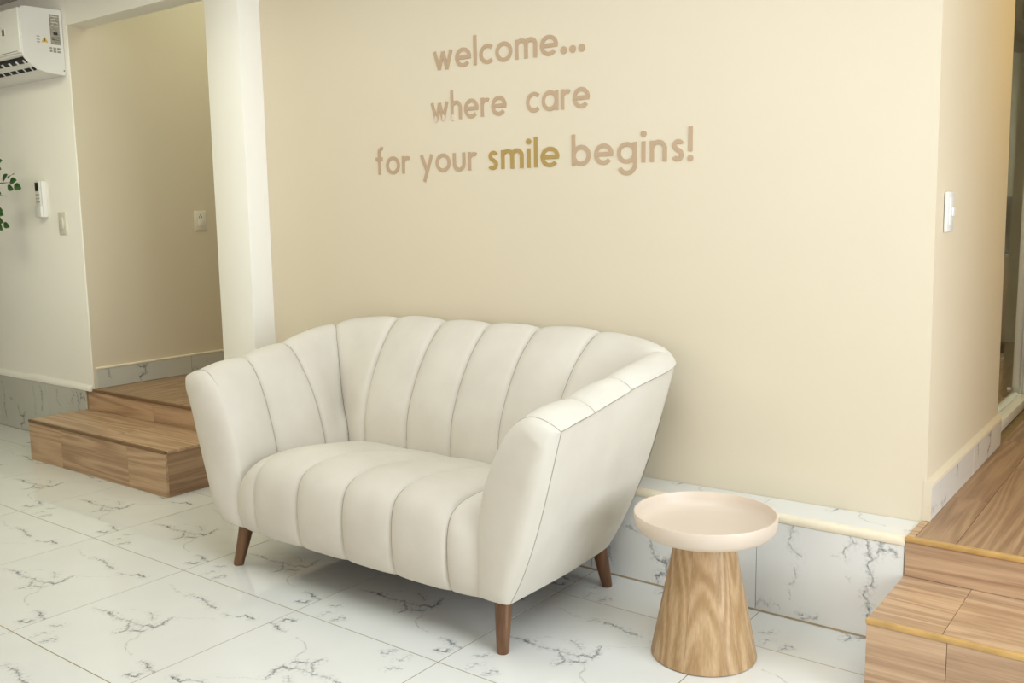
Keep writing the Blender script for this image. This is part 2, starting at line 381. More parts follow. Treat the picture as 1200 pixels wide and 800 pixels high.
# plinth under the text wall
tr = tag(prism('trim_1', [(-3.45, PLY+0.009), (-0.645, PLY+0.009), (-0.645, wally(-0.645)), (-3.45, wally(-3.45))], 0, 0.303, PGROUT), kind='structure')
xs = [-3.45, -2.88, -2.28, -1.68, -1.08, -0.646]
for k in range(5):
    up_tile(tr, xs[k]+0.001, PLY, 0.003, xs[k+1]-xs[k]-0.002, 0.293, MARB_A if k in (4, 2) else MARB_B)
for k in range(5):
    a, b_ = xs[k]+0.001-(0.012 if k else 0), xs[k+1]-0.001-(0.012 if k < 4 else 0)
    v = [(a, PLY+0.013), (b_, PLY+0.013), (b_, wally(b_)-0.002), (a, wally(a)-0.002)]
    ox, oy = (a+b_)/2, 2.93
    o = prism('tile', [(x-ox, y-oy) for x, y in v], 0, 0.016, MARBLE); o.location = (ox, oy, 0.304); o.parent = tr
prof = [(PLY-0.002, 0.297), (PLY-0.004, 0.305), (PLY-0.002, 0.316), (PLY+0.006, 0.322), (PLY+0.014, 0.322), (PLY+0.014, 0.297)]
extrude_x('edge_bead', prof, -3.45, -0.646, LIP, tr, True, 50)
extrude_x('caulk_line', [(PLY-0.004, 0), (PLY, 0), (PLY, 0.005)], -3.45, -0.646, GROUT, tr)
# baseboard on the AC wall
bb = tag(box('baseboard_left', -8.9, -4.922, 2.651, 2.66, 0, 0.318, GROUT), kind='structure')
x = -4.922; k = 0
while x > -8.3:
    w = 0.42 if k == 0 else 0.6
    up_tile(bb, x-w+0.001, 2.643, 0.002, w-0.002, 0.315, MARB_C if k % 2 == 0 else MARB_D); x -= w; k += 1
n = 40; pv = []; pf = []
for i in range(n+1):
    xx = -8.9+(8.9-4.8685)*i/n; wob = 0.004*math.sin(i*1.7)+0.003*math.sin(i*0.77)
    for yy, zz in ((2.661, 0.317+wob*0.3), (2.640, 0.317+wob*0.3), (2.638, 0.328+wob), (2.644, 0.338+wob), (2.661, 0.352+wob)): pv.append((xx, yy, zz))
for i in range(n):
    for q in range(4): pf.append([i*5+q, i*5+q+1, (i+1)*5+q+1, (i+1)*5+q])
pf += [[0, 1, 2, 3, 4], [n*5+q for q in range(5)]]
mesh('paint_lip', pv, pf, CREAM, bb, True, 60)
# hall baseboard
hb = tag(box('baseboard_hall', ACX, ACX+0.004, 2.70, 5.4, UP, UP+0.108, GROUT), kind='structure')
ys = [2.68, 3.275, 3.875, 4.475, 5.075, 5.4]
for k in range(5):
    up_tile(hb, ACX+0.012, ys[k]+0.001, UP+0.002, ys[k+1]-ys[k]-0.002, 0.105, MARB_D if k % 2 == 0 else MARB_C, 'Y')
box('edge_bead', ACX, ACX+0.014, 2.68, 5.4, UP+0.107, UP+0.118, LIP, hb, 0.003, 2)
# corridor baseboard
cb = tag(box('baseboard_corridor', WB.x-0.01, WB.x+0.002, WB.y+0.004, 3.955, UP, UP+0.100, GROUT), kind='structure')
ys = [WB.y+0.002, 3.45, 3.955]
for k in range(2):
    up_tile(cb, WB.x+0.010, ys[k]+0.001, UP+0.001, ys[k+1]-ys[k]-0.002, 0.100, MARB_A if k == 0 else MARB_B, 'Y')
extr = [(WB.x-0.012, UP+0.101), (WB.x+0.011, UP+0.101), (WB.x+0.010, UP+0.109), (WB.x-0.004, UP+0.122), (WB.x-0.012, UP+0.124)]
v = [(a, WB.y-0.001, b_) for a, b_ in extr]+[(a, 3.957, b_) for a, b_ in extr]
mesh('edge_bead', v, [[0,1,2,3,4],[9,8,7,6,5]]+[[i,(i+1)%5,5+(i+1)%5,5+i] for i in range(5)], BEIGE, cb)

box('painted_end', WB.x-0.012, WB.x+0.0112, WB.y-0.0008, WB.y+0.0025, UP+0.0005, UP+0.123, BEIGE, cb)
# ------------------------------------------------------------------ upper floors and steps
fu = tag(prism('floor_upper', [(-0.640, PLY+0.02), (1.0, PLY+0.02), (1.0, 7.1), (-3.4, 7.1), (-3.4, 3.96), (-0.81, 3.96), (-0.81, 3.06), (-0.64, 2.86)], 0.0, UP-0.012, GROUT), kind='structure')
def plank(parent, x0, x1, y0, y1, z1, mat, th=0.012, g=0.0006):
    return box('plank', x0+g, x1-g, y0+g, y1-g, z1-th, z1, mat, parent, 0.0007, 1)
rows = [(-0.622, -0.517, [2.69, 3.147, 4.05, 5.3, 7.1]), (-0.517, -0.337, [2.69, 3.62, 4.85, 7.1]), (-0.337, -0.157, [2.69, 3.25, 4.4, 5.6, 7.1]),
        (-0.157, 0.023, [2.69, 3.9, 5.1, 7.1]), (0.023, 0.203, [2.69, 3.4, 4.6, 7.1]), (0.203, 0.383, [2.69, 4.1, 5.3, 7.1]), (0.383, 0.563, [2.69, 3.3, 4.5, 7.1]), (0.563, 0.743, [2.69, 3.8, 5.0, 7.1]), (0.743, 1.0, [2.69, 3.5, 4.7, 7.1])]
for a, b_, yy in rows:
    for p, q in zip(yy[:-1], yy[1:]): plank(fu, a, b_, p, q, UP, WOODY)
plank(fu, -0.645, -0.622, 2.69, 2.846, UP, WOODX)
for k in range(8):
    a = -0.70-0.337*(k+1); 
    for p, q in ((3.97, 5.2+0.2*(k % 3)), (5.2+0.2*(k % 3), 7.1)): plank(fu, max(a, -3.4), a+0.337, p, q, UP, WOODY)
fh = tag(box('floor_hall', ACX, -3.69, 2.675, 5.4, 0.0, UP-0.012, GROUT), kind='structure')
for k in range(6):
    a = ACX+0.197*k; m_ = 3.4+0.35*((k*2) % 3)
    for p, q in ((2.672, m_), (m_, 5.4)): plank(fh, a, min(a+0.197, -3.69), p, q, UP, WOODY)

def steps(label, xa, xb, yf, yr, joints_r, joints_t, nose, top_joints, low=0.212):
    root = empty('wooden_step', ((xa+xb)/2, yf, 0), label, 'step')
    box('core', xa+0.012, xb-0.012, yf+0.012, yr-0.001, 0, low-0.012, UNDER, root)
    jr = [xa]+joints_r+[xb]
    for a, b_ in zip(jr[:-1], jr[1:]): box('riser_board', a+0.0006, b_-0.0006, yf, yf+0.012, 0.001, low-0.013, WOODX, root, 0.0006, 1)
    for s, (a, b_) in enumerate(((xa, xa+0.011), (xb-0.011, xb))):
        box('side_board', a, b_, yf+0.0125, yr-0.001, 0.001, low-0.0125, WOODY, root, 0.0006, 1)
    jt = [xa]+joints_t+[xb]
    for a, b_ in zip(jt[:-1], jt[1:]): box('tread_board', a+0.0006, b_-0.0006, yf+0.013, yr-0.001, low-0.012, low, WOODX, root, 0.0006, 1)
    box('nosing_strip', xa-0.002, xb+0.001, yf-0.003, yf+0.012, low-0.013, low+0.0015, nose, root, 0.003, 2)
    # upper riser, flush with the platform edge
    jp = [xa]+top_joints+[xb]
    for a, b_ in zip(jp[:-1], jp[1:]): box('riser_board', a+0.0006, b_-0.0006, yr, yr+0.012, low, UP-0.014, WOODX, root, 0.0006, 1)
    box('nosing_strip', xa, xb, yr-0.003, yr+0.013, UP-0.014, UP+0.0015, nose, root, 0.003, 2)
    return root
steps('brown oak laminate step below the white column, behind the sofa', -4.922, -3.692, 2.325, 2.657, [-4.602, -4.0], [-4.2], NOSEL, [-4.3])
steps('oak laminate step with golden nosing strip, right of the side table', -0.645, 0.99, 2.328, 2.677, [-0.456, 0.3], [-0.470, 0.35], NOSER, [0.1])

# ------------------------------------------------------------------ glass door on the upper level
gd = empty('glass_door', (-0.70, 4.4, UP), 'framed glass door with white sill at the right edge', 'door')
box('sill_rail', -0.735, -0.655, 3.958, 5.00, UP+0.001, UP+0.044, WHITE, gd, 0.003, 2)
box('glass_pane', -0.705, -0.695, 3.958, 4.88, UP+0.044, TOP-0.06, GLASS, gd)
box('head_rail', -0.735, -0.655, 3.958, 5.00, TOP-0.06, TOP-0.002, WHITE, gd)
box('door_jamb', -0.735, -0.655, 4.92, 5.00, UP+0.044, TOP-0.06, WHITE, gd, 0.003, 2)
box('pane_edge', -0.712, -0.688, 4.88, 4.92, UP+0.044, TOP-0.06, CHROME, gd)
box('bolt', -0.66, -0.640, 4.88, 4.91, UP+0.046, UP+0.07, CHROME, gd, 0.003, 2)
box('transom_bar', -0.80, -0.740, 3.958, 4.90, 1.93, 1.97, GREYM, gd, 0.003, 2)
tag(box('wall_clinic_front', -0.80, -0.66, 5.00, 7.1, UP, TOP, GREYW), kind='structure')
cab = empty('storage_cabinet', (-1.20, 6.75, UP), 'brown cabinet standing behind the glass door', 'cabinet')
box('cabinet_body', -1.55, -0.90, 6.52, 7.05, UP+0.06, UP+0.62, GREYM, cab, 0.004, 2)
for a, b_ in ((-1.54, -1.23), (-1.22, -0.91)):
    d_ = box('cabinet_door', a, b_, 6.502, 6.518, UP+0.08, UP+0.61, CABW, cab, 0.003, 2)
    box('door_handle', b_-0.05, b_-0.035, 6.485, 6.502, UP+0.36, UP+0.50, CHROME, d_, 0.003, 2)
box('toe_kick', -1.53, -0.92, 6.54, 7.03, UP, UP+0.06, DARK, cab)
mon = empty('desk_monitor', (-1.08, 6.75, UP+0.62), 'dark screen on the cabinet behind the glass door', 'monitor')
box('foot', -1.18, -0.98, 6.68, 6.84, UP+0.62, UP+0.632, DARK, mon, 0.003, 2)
box('neck', -1.10, -1.06, 6.77, 6.80, UP+0.632, UP+0.75, DARK, mon)
box('screen', -1.32, -0.92, 6.735, 6.77, UP+0.72, UP+0.98, DARK, mon, 0.006, 2)
fr_ = empty('door_frame_post', (-0.985, 6.2, UP), 'slim grey post seen through the glass door', 'post')
box('post', -0.985, -0.955, 6.18, 6.23, UP, TOP, GREYM, fr_, 0.003, 2)
box('base_plate', -1.0, -0.94, 6.165, 6.245, UP, UP+0.02, WHITE, fr_, 0.003, 2)
# ------------------------------------------------------------------ sofa
CX = -2.151
P_ = lambda pts, y: [Vector((x, y, z)) for x, z in pts]
s0 = P_([(.815,.672),(.785,.688),(.75,.699),(.715,.70),(.678,.683),(.635,.64),(.59,.56),(.556,.475),(.538,.39),(.53,.31),(.53,.18)], 1.985)
s1 = P_([(.806,.69),(.786,.706),(.757,.717),(.725,.718),(.69,.70),(.655,.652),(.62,.58),(.595,.505),(.572,.425),(.56,.33),(.56,.18)], 2.172)
s2 = P_([(.808,.722),(.788,.74),(.76,.75),(.73,.748),(.69,.725),(.645,.67),(.60,.60),(.565,.525),(.54,.44),(.527,.36),(.525,.18)], 2.372)
s3 = [Vector(p) for p in [(.79,2.675,.765),(.778,2.668,.785),(.75,2.645,.796),(.722,2.622,.79),(.697,2.60,.757),(.675,2.585,.70),(.65,2.567,.62),(.62,2.545,.55),(.575,2.515,.475),(.52,2.48,.39),(.505,2.468,.18)]]
bp = [(2.775,.79),(2.766,.815),(2.738,.829),(2.70,.82),(2.65,.78),(2.60,.725),(2.55,.648),(2.512,.57),(2.489,.50),(2.48,.41),(2.48,.18)]
s4x = [.478,.476,.472,.466,.457,.448,.441,.435,.431,.43,.43]
s4 = [Vector((x, y, z)) for x, (y, z) in zip(s4x, bp)]
s5x = [.224,.223,.222,.221,.219,.217,.216,.215,.215,.215,.215]
s5 = [Vector((x, y, z)) for x, (y, z) in zip(s5x, bp)]
s6 = [Vector((0, y, z)) for y, z in bp]
mir = lambda s: [Vector((-p.x, p.y, p.z)) for p in s]
SE = [s0, s1, s2, s3, s4, s5, s6, mir(s5), mir(s4), mir(s3), mir(s2), mir(s1), mir(s0)]
NP = len(s0)
def shell(u, v):
    row = [crom([SE[i][k] for i in range(13)], u) for k in range(NP)]
    return crom(row, v)
def outward(u, v):
    e = 1e-3
    du = shell(min(u+e, 12), v)-shell(max(u-e, 0), v); dv = shell(u, min(v+e, NP-1))-shell(u, max(v-e, 0))
    n = du.cross(dv)
    return n.normalized() if n.length > 1e-12 else Vector((0, 0, 1))
nn = outward(6, 5)
SGN = 1 if nn.y < 0 else -1
sofa = empty('sofa', (CX, 2.35, 0), 'pale greige two-seat sofa with channel-stitched back and curved arms', 'sofa')
off = Vector((CX, 0, 0))
def bulge(t, p=2.6): return 1-abs(2*t-1)**p
NU, NV = 14, 44
for c in range(12):
    vs_, fs = [], []
    for a in range(NU+1):
        t = a/NU; t = 0.5-0.5*math.cos(math.pi*t) if True else t
        u = c+t
        for b_ in range(NV+1):
            v = (NP-1)*b_/NV
            amp = 0.012*min(1, 0.3+v/3.0)
            if c in (3, 8): amp *= 1.1
            wd = 0.20*min(t, 1-t); bb_ = bulge(t, 3.2)
            if (c == 0 and t < 0.5) or (c == 11 and t > 0.5): bb_ = math.sin(math.pi*min(t, 1-t)); wd = 1
            gr = 0.0065*math.exp(-(wd/0.005)**2)*min(1, 0.35+v/4)
            p = shell(u, v)+outward(u, v)*SGN*(amp*bb_-gr)
            vs_.append(p+off)
    for a in range(NU):
        for b_ in range(NV):
            q = a*(NV+1)+b_; fs.append([q, q+1, q+NV+2, q+NV+1])
    mesh('arm_channel' if c in (0, 1, 2, 9, 10, 11) else 'back_channel', vs_, fs, FAB, sofa, True)
# outer panels
bots = [Vector(p) for p in [(.680,1.985,.157),(.677,2.17,.152),(.668,2.37,.148),(.628,2.62,.145),(.455,2.672,.145),(.215,2.678,.145),(0,2.678,.145)]]
bots = bots+[Vector((-p.x, p.y, p.z)) for p in bots[-2::-1]]
BEND = 0.042
def panel(name, u0, u1, nu=24, nv=16, puff=0.012):
    vs_, fs = [], []
    for a in range(nu+1):
        t = a/nu; u = u0+(u1-u0)*t
        O = shell(u, 0)-outward(u, 0)*SGN*0.003; B = crom(bots, u)
        side = (crom(bots, min(u+.01, 12))-crom(bots, max(u-.01, 0))); nrm = Vector((side.y, -side.x, 0)).normalized()
        cen = Vector((0, 2.3, 0)); mid = (O+B)/2
        if nrm.dot(mid-cen) < 0: nrm = -nrm
        for b_ in range(nv+1):
            s = b_/nv
            ed = min(1, 6*t, 6*(1-t)) if name == 'side_panel' else 1
            q = O.lerp(B, s)+nrm*puff*math.sin(math.pi*min(1, s*1.02))**0.7*(ed**0.5 if ed > 0 else 0)
            q -= nrm*BEND*s**4
            vs_.append(q+off)
    for a in range(nu):
        for b_ in range(nv):
            q = a*(nv+1)+b_; fs.append([q, q+1, q+nv+2, q+nv+1])
    return mesh(name, vs_, fs, FAB, sofa, True)
panel('side_panel', 0, 3.0); panel('back_panel', 3.0, 9.0, 60); panel('side_panel', 9.0, 12)
# seam piping along the outer top edge
for u0, u1 in ((0, 3.0), (9.0, 12)):
    pts = [shell(u0+(u1-u0)*k/40, 0)+off for k in range(41)]
    tube('piping', pts, 0.0018, PIPE, sofa, 6)
# arm fronts
for sg in (1, -1):
    inner = []
    prof0 = s0+[Vector((.532, 1.985, .155))]
    n = 48
    for k in range(n+1): inner.append(crom(prof0, (len(prof0)-1)*k/n))
    O = s0[0]; Bt = Vector((.680, 1.985, .157)); nm = 24
    vs_, fs = [], []
    for k, I in enumerate(inner):
        hh = k/n; fr = hh**2.1
        Q = O.lerp(Bt, fr)-Vector((BEND*fr**4, 0, 0))
        for b_ in range(nm+1):
            s = (b_/nm)**1.8
            q = I.lerp(Q, s)
            prof_ = math.sqrt(max(0, 1-(1-min(1, s/0.6))**2))
            out_ = math.sqrt(max(0, 1-(max(0, (s-0.65)/0.35))**2.2))
            top = min(1, k/16.0)**0.7
            bot = math.sqrt(max(0, 1-max(0, (hh-0.84)/0.16)**2.4))
            d = 0.042*prof_*out_*top*(0.25+0.75*bot)
            # belly follows the seat line: nothing pulled in at the foot
            vs_.append(Vector((sg*(q.x), q.y-d, q.z))+off)
    for k in range(n):
        for b_ in range(nm):
            q = k*(nm+1)+b_; fs.append([q, q+1, q+nm+2, q+nm+1])
    mesh('arm_front', vs_, fs, FAB, sofa, True)
    pts = [Vector((sg*p.x, p.y-0.001, p.z))+off for p in inner[:22]]
    tube('piping', pts, [0.0018]*12+[0.0014]*6+[0.0006]*4, PIPE, sofa, 6)
    pts = [Vector((sg*(O.x+(Bt.x-O.x)*k/20+0.0005-BEND*(k/20)**4), O.y, O.z+(Bt.z-O.z)*k/20))+off for k in range(21)]
    tube('piping', pts, 0.0013, PIPE, sofa, 6)
# seat
main = [(2.03,.150),(1.985,.148),(1.966,.162),(1.956,.205),(1.951,.264),(1.955,.329),(1.97,.378),(2.0,.406),(2.05,.421),(2.15,.426),(2.3,.41),(2.42,.392),(2.50,.375)]
edge = [(2.05,.150),(1.998,.150),(1.985,.162),(1.978,.195),(1.974,.235),(1.976,.27),(1.985,.30),(2.005,.322),(2.05,.338),(2.15,.350),(2.3,.35),(2.42,.35),(2.50,.35)]
mid_ = [tuple(a*0.88+b_*0.12 for a, b_ in zip(m_, e_)) for m_, e_ in zip(main, edge)]
SX = [-.548, -.432, -.213, 0, .213, .432, .548]
prof_at = [edge, mid_, main, main, main, mid_, edge]
SP = [[Vector((x, y, z)) for y, z in pr] for x, pr in zip(SX, prof_at)]
NQ = len(main)
def seatp(u, v): return crom([crom([SP[i][k] for i in range(7)], u) for k in range(NQ)], v)
for c in range(6):
    vs_, fs = [], []
    nu, nv = 16, 48
    for a in range(nu+1):
        t = a/nu; t = 0.5-0.5*math.cos(math.pi*t)
        u = c+t
        for b_ in range(nv+1):
            v = (NQ-1)*b_/nv; e = 1e-3
            du = seatp(min(u+e, 6), v)-seatp(max(u-e, 0), v); dv = seatp(u, min(v+e, NQ-1))-seatp(u, max(v-e, 0))
            nrm = du.cross(dv).normalized()
            if nrm.z < 0 and v > 7 or (nrm.y > 0 and v <= 7): nrm = -nrm
            bl = bulge(t, 3.2)
            amp = 0.013 if c in (1, 2, 3, 4) else 0.010
            amp *= min(1, max(0, (v-1)/2))*(1 if v < 9 else max(0.35, 1-(v-9)/4))
            if (c == 0 and t < .5) or (c == 5 and t > .5): bl = 0.5+0.5*bl
            wd = 0.21*min(t, 1-t)
            if (c == 0 and t < .5) or (c == 5 and t > .5): wd = 1
            vs_.append(seatp(u, v)+nrm*(amp*bl-0.0065*math.exp(-(wd/0.005)**2)*min(1, max(0.2, 1.3-v/12)))+off)
    for a in range(nu):
        for b_ in range(nv):
            q = a*(nv+1)+b_; fs.append([q, q+1, q+nv+2, q+nv+1])
    mesh('seat_channel', vs_, fs, FAB, sofa, True)
# seam threads in the grooves
for c in range(1, 12):
    pts = [shell(c, (NP-1)*k/50)-outward(c, (NP-1)*k/50)*SGN*0.0062*min(1, 0.35+(NP-1)*k/50/4)+off for k in range(46)]
    tube('seam', pts, 0.0011, SEAM, sofa, 5)
for c in range(1, 6):
    pts = []
    for k in range(8, 56):
        v = (NQ-1)*k/60; e = 1e-3
        dv = seatp(c, min(v+e, NQ-1))-seatp(c, max(v-e, 0)); nrm = Vector((0, -dv.z, dv.y)).normalized()
        if nrm.z < 0 and v > 7 or (nrm.y > 0 and v <= 7): nrm = -nrm
        pts.append(seatp(c, v)-nrm*0.006*min(1, max(0.2, 1.3-v/12))+off)
    tube('seam', pts, 0.0011, SEAM, sofa, 5)
# underside
prism('underside', [(CX-.61, 2.01), (CX+.61, 2.01), (CX+.575, 2.54), (CX+.43, 2.60), (CX-.43, 2.60), (CX-.575, 2.54)], 0.158, 0.170, UNDER, sofa)
def leg(bx, by, tx, ty):
    pts = [(bx, by, 0.0), (bx, by, 0.003), (bx+(tx-bx)*0.5, by+(ty-by)*0.5, 0.08), (tx, ty, 0.165)]
    tube('leg', [Vector(p) for p in pts], [0.0165, 0.018, 0.0225, 0.0275], WALNUT, sofa, 24)
leg(CX-.600, 1.998, CX-.570, 2.025); leg(CX+.600, 1.998, CX+.585, 2.025)
leg(CX-.592, 2.583, CX-.570, 2.555); leg(CX+.592, 2.583, CX+.575, 2.555)

# ------------------------------------------------------------------ side table
TX, TY = -1.0866, 2.3242
tb = empty('side_table', (TX, TY, 0), 'round tray-top side table on a conical ash wood base', 'side table')
RB, RT_, ZT = 0.147, 0.079, 0.352
secs = [-1.50, -0.42, 0.65, 1.7, 2.75, 3.8, 2*math.pi-1.50]
for a0, a1 in zip(secs[:-1], secs[1:]):
    g = 0.0002/RB
    o = lathe('veneer_panel', [(RB-0.006, 0.0), (RB, 0.003), (RB+(RT_-RB)*0.5, ZT*0.5), (RT_, ZT)], 0, 0, ASHZ, None, 20, a0+g, a1-g, False)
    o.location = (TX, TY, 0); attach(o, tb); o.matrix_parent_inverse = Matrix.Translation(-Vector((TX, TY, 0)))
lathe('cone_core', [(RB-0.012, 0.0), (RB-0.003, 0.0005), (RT_-0.002, ZT)], TX, TY, DARKB, tb, 64)
RR, ZR = 0.1965, 0.4125
tray = [(0.0, 0.353), (0.10, 0.353), (0.150, 0.3535), (0.170, 0.357), (0.184, 0.364), (0.192, 0.375), (RR-0.0005, 0.392), (RR, 0.408), (RR-0.0015, ZR), (RR-0.006, ZR),
        (RR-0.008, 0.408), (RR-0.009, 0.394), (0.182, 0.378), (0.172, 0.3695), (0.155, 0.3645), (0.12, 0.3635), (0.0, 0.3635)]
lathe('tray_top', tray, TX, TY, CREAMT, tb, 128, angle=60)

# ------------------------------------------------------------------ wall lettering
XH, SW = 0.0685, 0.205
def g_bar(a, b_): return ('bar', a, b_)
def g_arc(cx, cy_, r, a0, a1): return ('arc', cx, cy_, r, a0, a1)
def g_dot(cx, cy_, r): return ('dot', cx, cy_, r)
H_ = SW/2
G = {
 'o': ([g_arc(.52, .5, .42, 0, 360)], 1.04),
 'e': ([g_arc(.52, .5, .42, 0, 318), g_bar((.12, .5), (1.02, .5))], 1.04),
 'c': ([g_arc(.52, .5, .42, 48, 312)], .86),
 'a': ([g_arc(.52, .5, .42, 0, 360), g_bar((.96, 0), (.96, 1.0))], 1.06),
 'l': ([g_bar((H_, 0), (H_, 1.57))], .205),
 'w': ([g_bar((.09, 1.0), (.40, 0)), g_bar((.40, 0), (.66, .95)), g_bar((.66, .95), (.92, 0)), g_bar((.92, 0), (1.23, 1.0))], 1.32),
 'm': ([g_bar((H_, 0), (H_, 1.0)), g_arc(.385, .66, .28, 0, 180), g_bar((.665, 0), (.665, .67)), g_arc(.945, .66, .28, 0, 180), g_bar((1.225, 0), (1.225, .67))], 1.33),
 'n': ([g_bar((H_, 0), (H_, 1.0)), g_arc(.43, .60, .327, 0, 180), g_bar((.757, 0), (.757, .61))], .86),
 'h': ([g_bar((H_, 0), (H_, 1.57)), g_arc(.41, .60, .307, 0, 180), g_bar((.717, 0), (.717, .61))], .82),
 'r': ([g_bar((H_, 0), (H_, 1.0)), g_arc(.40, .58, .30, 58, 180)], .58),
 'f': ([g_bar((.27, 0), (.27, 1.30)), g_arc(.50, 1.28, .23, 75, 180), g_bar((.0, .91), (.52, .91))], .60),
 'y': ([g_bar((.09, 1.0), (.46, .10)), g_bar((.84, 1.0), (.28, -.50))], .93),
 'u': ([g_bar((H_, .39), (H_, 1.0)), g_arc(.43, .40, .327, 180, 360), g_bar((.757, .39), (.757, 1.0))], .86),
 's': ([g_arc(.36, .715, .185, 20, 250), g_arc(.33, .275, .20, -150, 85), g_bar((.27, .55), (.40, .465))], .66),
 'i': ([g_bar((H_+.03, 0), (H_+.03, 1.0)), g_dot(H_+.03, 1.36, .15)], .265),
 'b': ([g_bar((H_, 0), (H_, 1.57)), g_arc(.54, .5, .42, 0, 360)], 1.06),
 'g': ([g_arc(.52, .5, .42, 0, 360), g_bar((.96, -.06), (.96, 1.0)), g_arc(.54, -.06, .42, 205, 360)], 1.06),
 '!': ([g_bar((.13, .42), (.13, 1.57)), g_dot(.13, .10, .145)], .26),
 '.': ([g_dot(.2, .16, .19)], .40),
}
def glyph(ch):
    """list of closed polygons strips [(outer list of quads)] in glyph units"""
    polys = []
    for s in G[ch][0]:
        if s[0] == 'bar':
            a, b_ = Vector(s[1]), Vector(s[2]); d = (b_-a).normalized(); n = Vector((-d.y, d.x))*H_
            polys.append([[a+n, a-n, b_-n, b_+n]])
        elif s[0] == 'arc':
            _, cx, cyy, r, a0, a1 = s; k = max(6, int(abs(a1-a0)/9)); q = []
            for i in range(k):
                t0, t1 = math.radians(a0+(a1-a0)*i/k), math.radians(a0+(a1-a0)*(i+1)/k)
                pt_ = lambda R, t: Vector((cx+R*math.cos(t), cyy+R*math.sin(t)))
                q.append([pt_(r+H_, t0), pt_(r-H_, t0), pt_(r-H_, t1), pt_(r+H_, t1)])
            polys.append(q)
        else:
            _, cx, cyy, r = s
            polys.append([[Vector((cx+r*math.cos(2*math.pi*i/20), cyy+r*math.sin(2*math.pi*i/20))) for i in range(20)]])
    return polys
def letter_mesh(polys, x0, z0, sx, mat, parent, th=0.0022, z_floor=None):
    vs_, fs = [], []
    def put(p, dpt):
        xx = x0+p.x*sx; return (xx, wally(xx)-dpt, z0+p.y*XH)
    for si, strip in enumerate(polys):
        th = th+0.00035*(si > 0)
        for qd in strip:
            b0 = len(vs_); k = len(qd)
            vs_ += [put(p, th) for p in qd]+[put(p, -0.001) for p in qd]
            fs.append([b0+i for i in range(k)])
            for i in range(k):
                j = (i+1) % k; fs.append([b0+i, b0+k+i, b0+k+j, b0+j])
    me = bpy.data.meshes.new('letter'); me.from_pydata(vs_, [], fs); me.materials.append(mat); me.update()
    bm = bmesh.new(); bm.from_mesh(me); bmesh.ops.recalc_face_normals(bm, faces=bm.faces); bm.to_mesh(me); bm.free()
    o = bpy.data.objects.new('letter', me); COL.objects.link(o); attach(o, parent); return o
def word(txt, xl, xr, z0, mat, label, gap=.17):
    root = empty('wall_lettering', ((xl+xr)/2, wally((xl+xr)/2), z0), label, 'lettering')
    tot = sum(G[c][1] for c in txt)+gap*(len(txt)-1); sx = (xr-xl)/tot; x = xl
    for c in txt:
        letter_mesh(glyph(c), x, z0, sx, mat, root); x += (G[c][1]+gap)*sx
    return root
w1 = word('welcome', -2.463, -1.896, 1.790, TAUPE, 'taupe vinyl word welcome with three dots, top line on the wall')
for xc in (-1.873, -1.836, -1.799):
    letter_mesh(glyph('.'), xc-.2*.07, 1.790, .072, TAUPE, w1)
w2 = word('where', -2.481, -2.121, 1.600, TAUPE, 'taupe vinyl word where with a peeling first letter')
word('care', -2.033, -1.768, 1.600, TAUPE, 'taupe vinyl word care at the end of the second line')
word('for', -2.781, -2.598, 1.406, TAUPE, 'taupe vinyl word for at the start of the bottom line')
word('your', -2.543, -2.263, 1.405, TAUPE, 'taupe vinyl word your before the golden word')
word('smile', -2.212, -1.894, 1.404, GOLD, 'golden vinyl word smile in the bottom line')
word('begins', -1.842, -1.412, 1.403, TAUPE, 'taupe vinyl word begins at the end of the bottom line', gap=.20)
ex = empty('wall_lettering', (-1.39, wally(-1.39), 1.402), 'taupe vinyl exclamation mark closing the bottom line', 'lettering')
letter_mesh(glyph('!'), -1.40, 1.402, .072, TAUPE, ex)
# peeled ends of the w and h
for a, b_, c in ((-2.458, 1.597, .006), (-2.420, 1.600, .007), (-2.374, 1.598, .006)):
    letter_mesh([[[Vector((-.08, 0)), Vector((.08, -.05)), Vector((.12, .22)), Vector((-.02, .34))]]], a, b_, XH, PALEV, w2, 0.004)

# ------------------------------------------------------------------ switches and remote
def plate(name, label, c, normal, w, h, kind):
    """wall plate; c = centre on the wall, normal 'y-' or 'x+'"""
    r = empty(name, c, label, 'switch')
    def bx(nm, a0, a1, z0, z1, d0, d1, mat, bev=0.0015, par=None):
        if normal == 'y-': return box(nm, c[0]+a0, c[0]+a1, c[1]-d1, c[1]-d0, c[2]+z0, c[2]+z1, mat, par or r, bev, 2)
        return box(nm, c[0]+d0, c[0]+d1, c[1]+a0, c[1]+a1, c[2]+z0, c[2]+z1, mat, par or r, bev, 2)
    cp = bx('cover_plate', -w/2, w/2, -h/2, h/2, 0, 0.009, IVORY if kind != 'bar' else WHITE, 0.003)
    if kind == 'rocker':
        bx('rocker', -0.014, 0.014, -0.030, 0.030, 0.009, 0.014, IVORY, par=cp)
    elif kind == 'outlet':
        bx('rocker', -0.016, 0.016, -0.034, 0.004, 0.009, 0.013, IVORY, par=cp)
        for dx, dz in ((-0.008, 0.022), (0.008, 0.022), (0.0, 0.034)): bx('socket_slot', dx-0.002, dx+0.002, dz-0.006, dz+0.004, 0.0085, 0.0096, DARK, 0, cp)
    else:
        sm_ = bx('switch_module', -0.022, 0.022, -0.040, 0.040, 0.009, 0.012, WHITE)
        bx('toggle', -0.004, 0.020, -0.012, 0.012, 0.012, 0.017, WHITE, 0.002, sm_)
    return r
plate('wall_switch', 'ivory wall switch on the cream wall below the air conditioner', (-5.044, 2.660, 1.228), 'y-', 0.078, 0.122, 'rocker')
plate('wall_switch', 'ivory socket plate on the beige wall of the side hall', (ACX, 3.397, 1.230), 'x+', 0.080, 0.116, 'outlet')
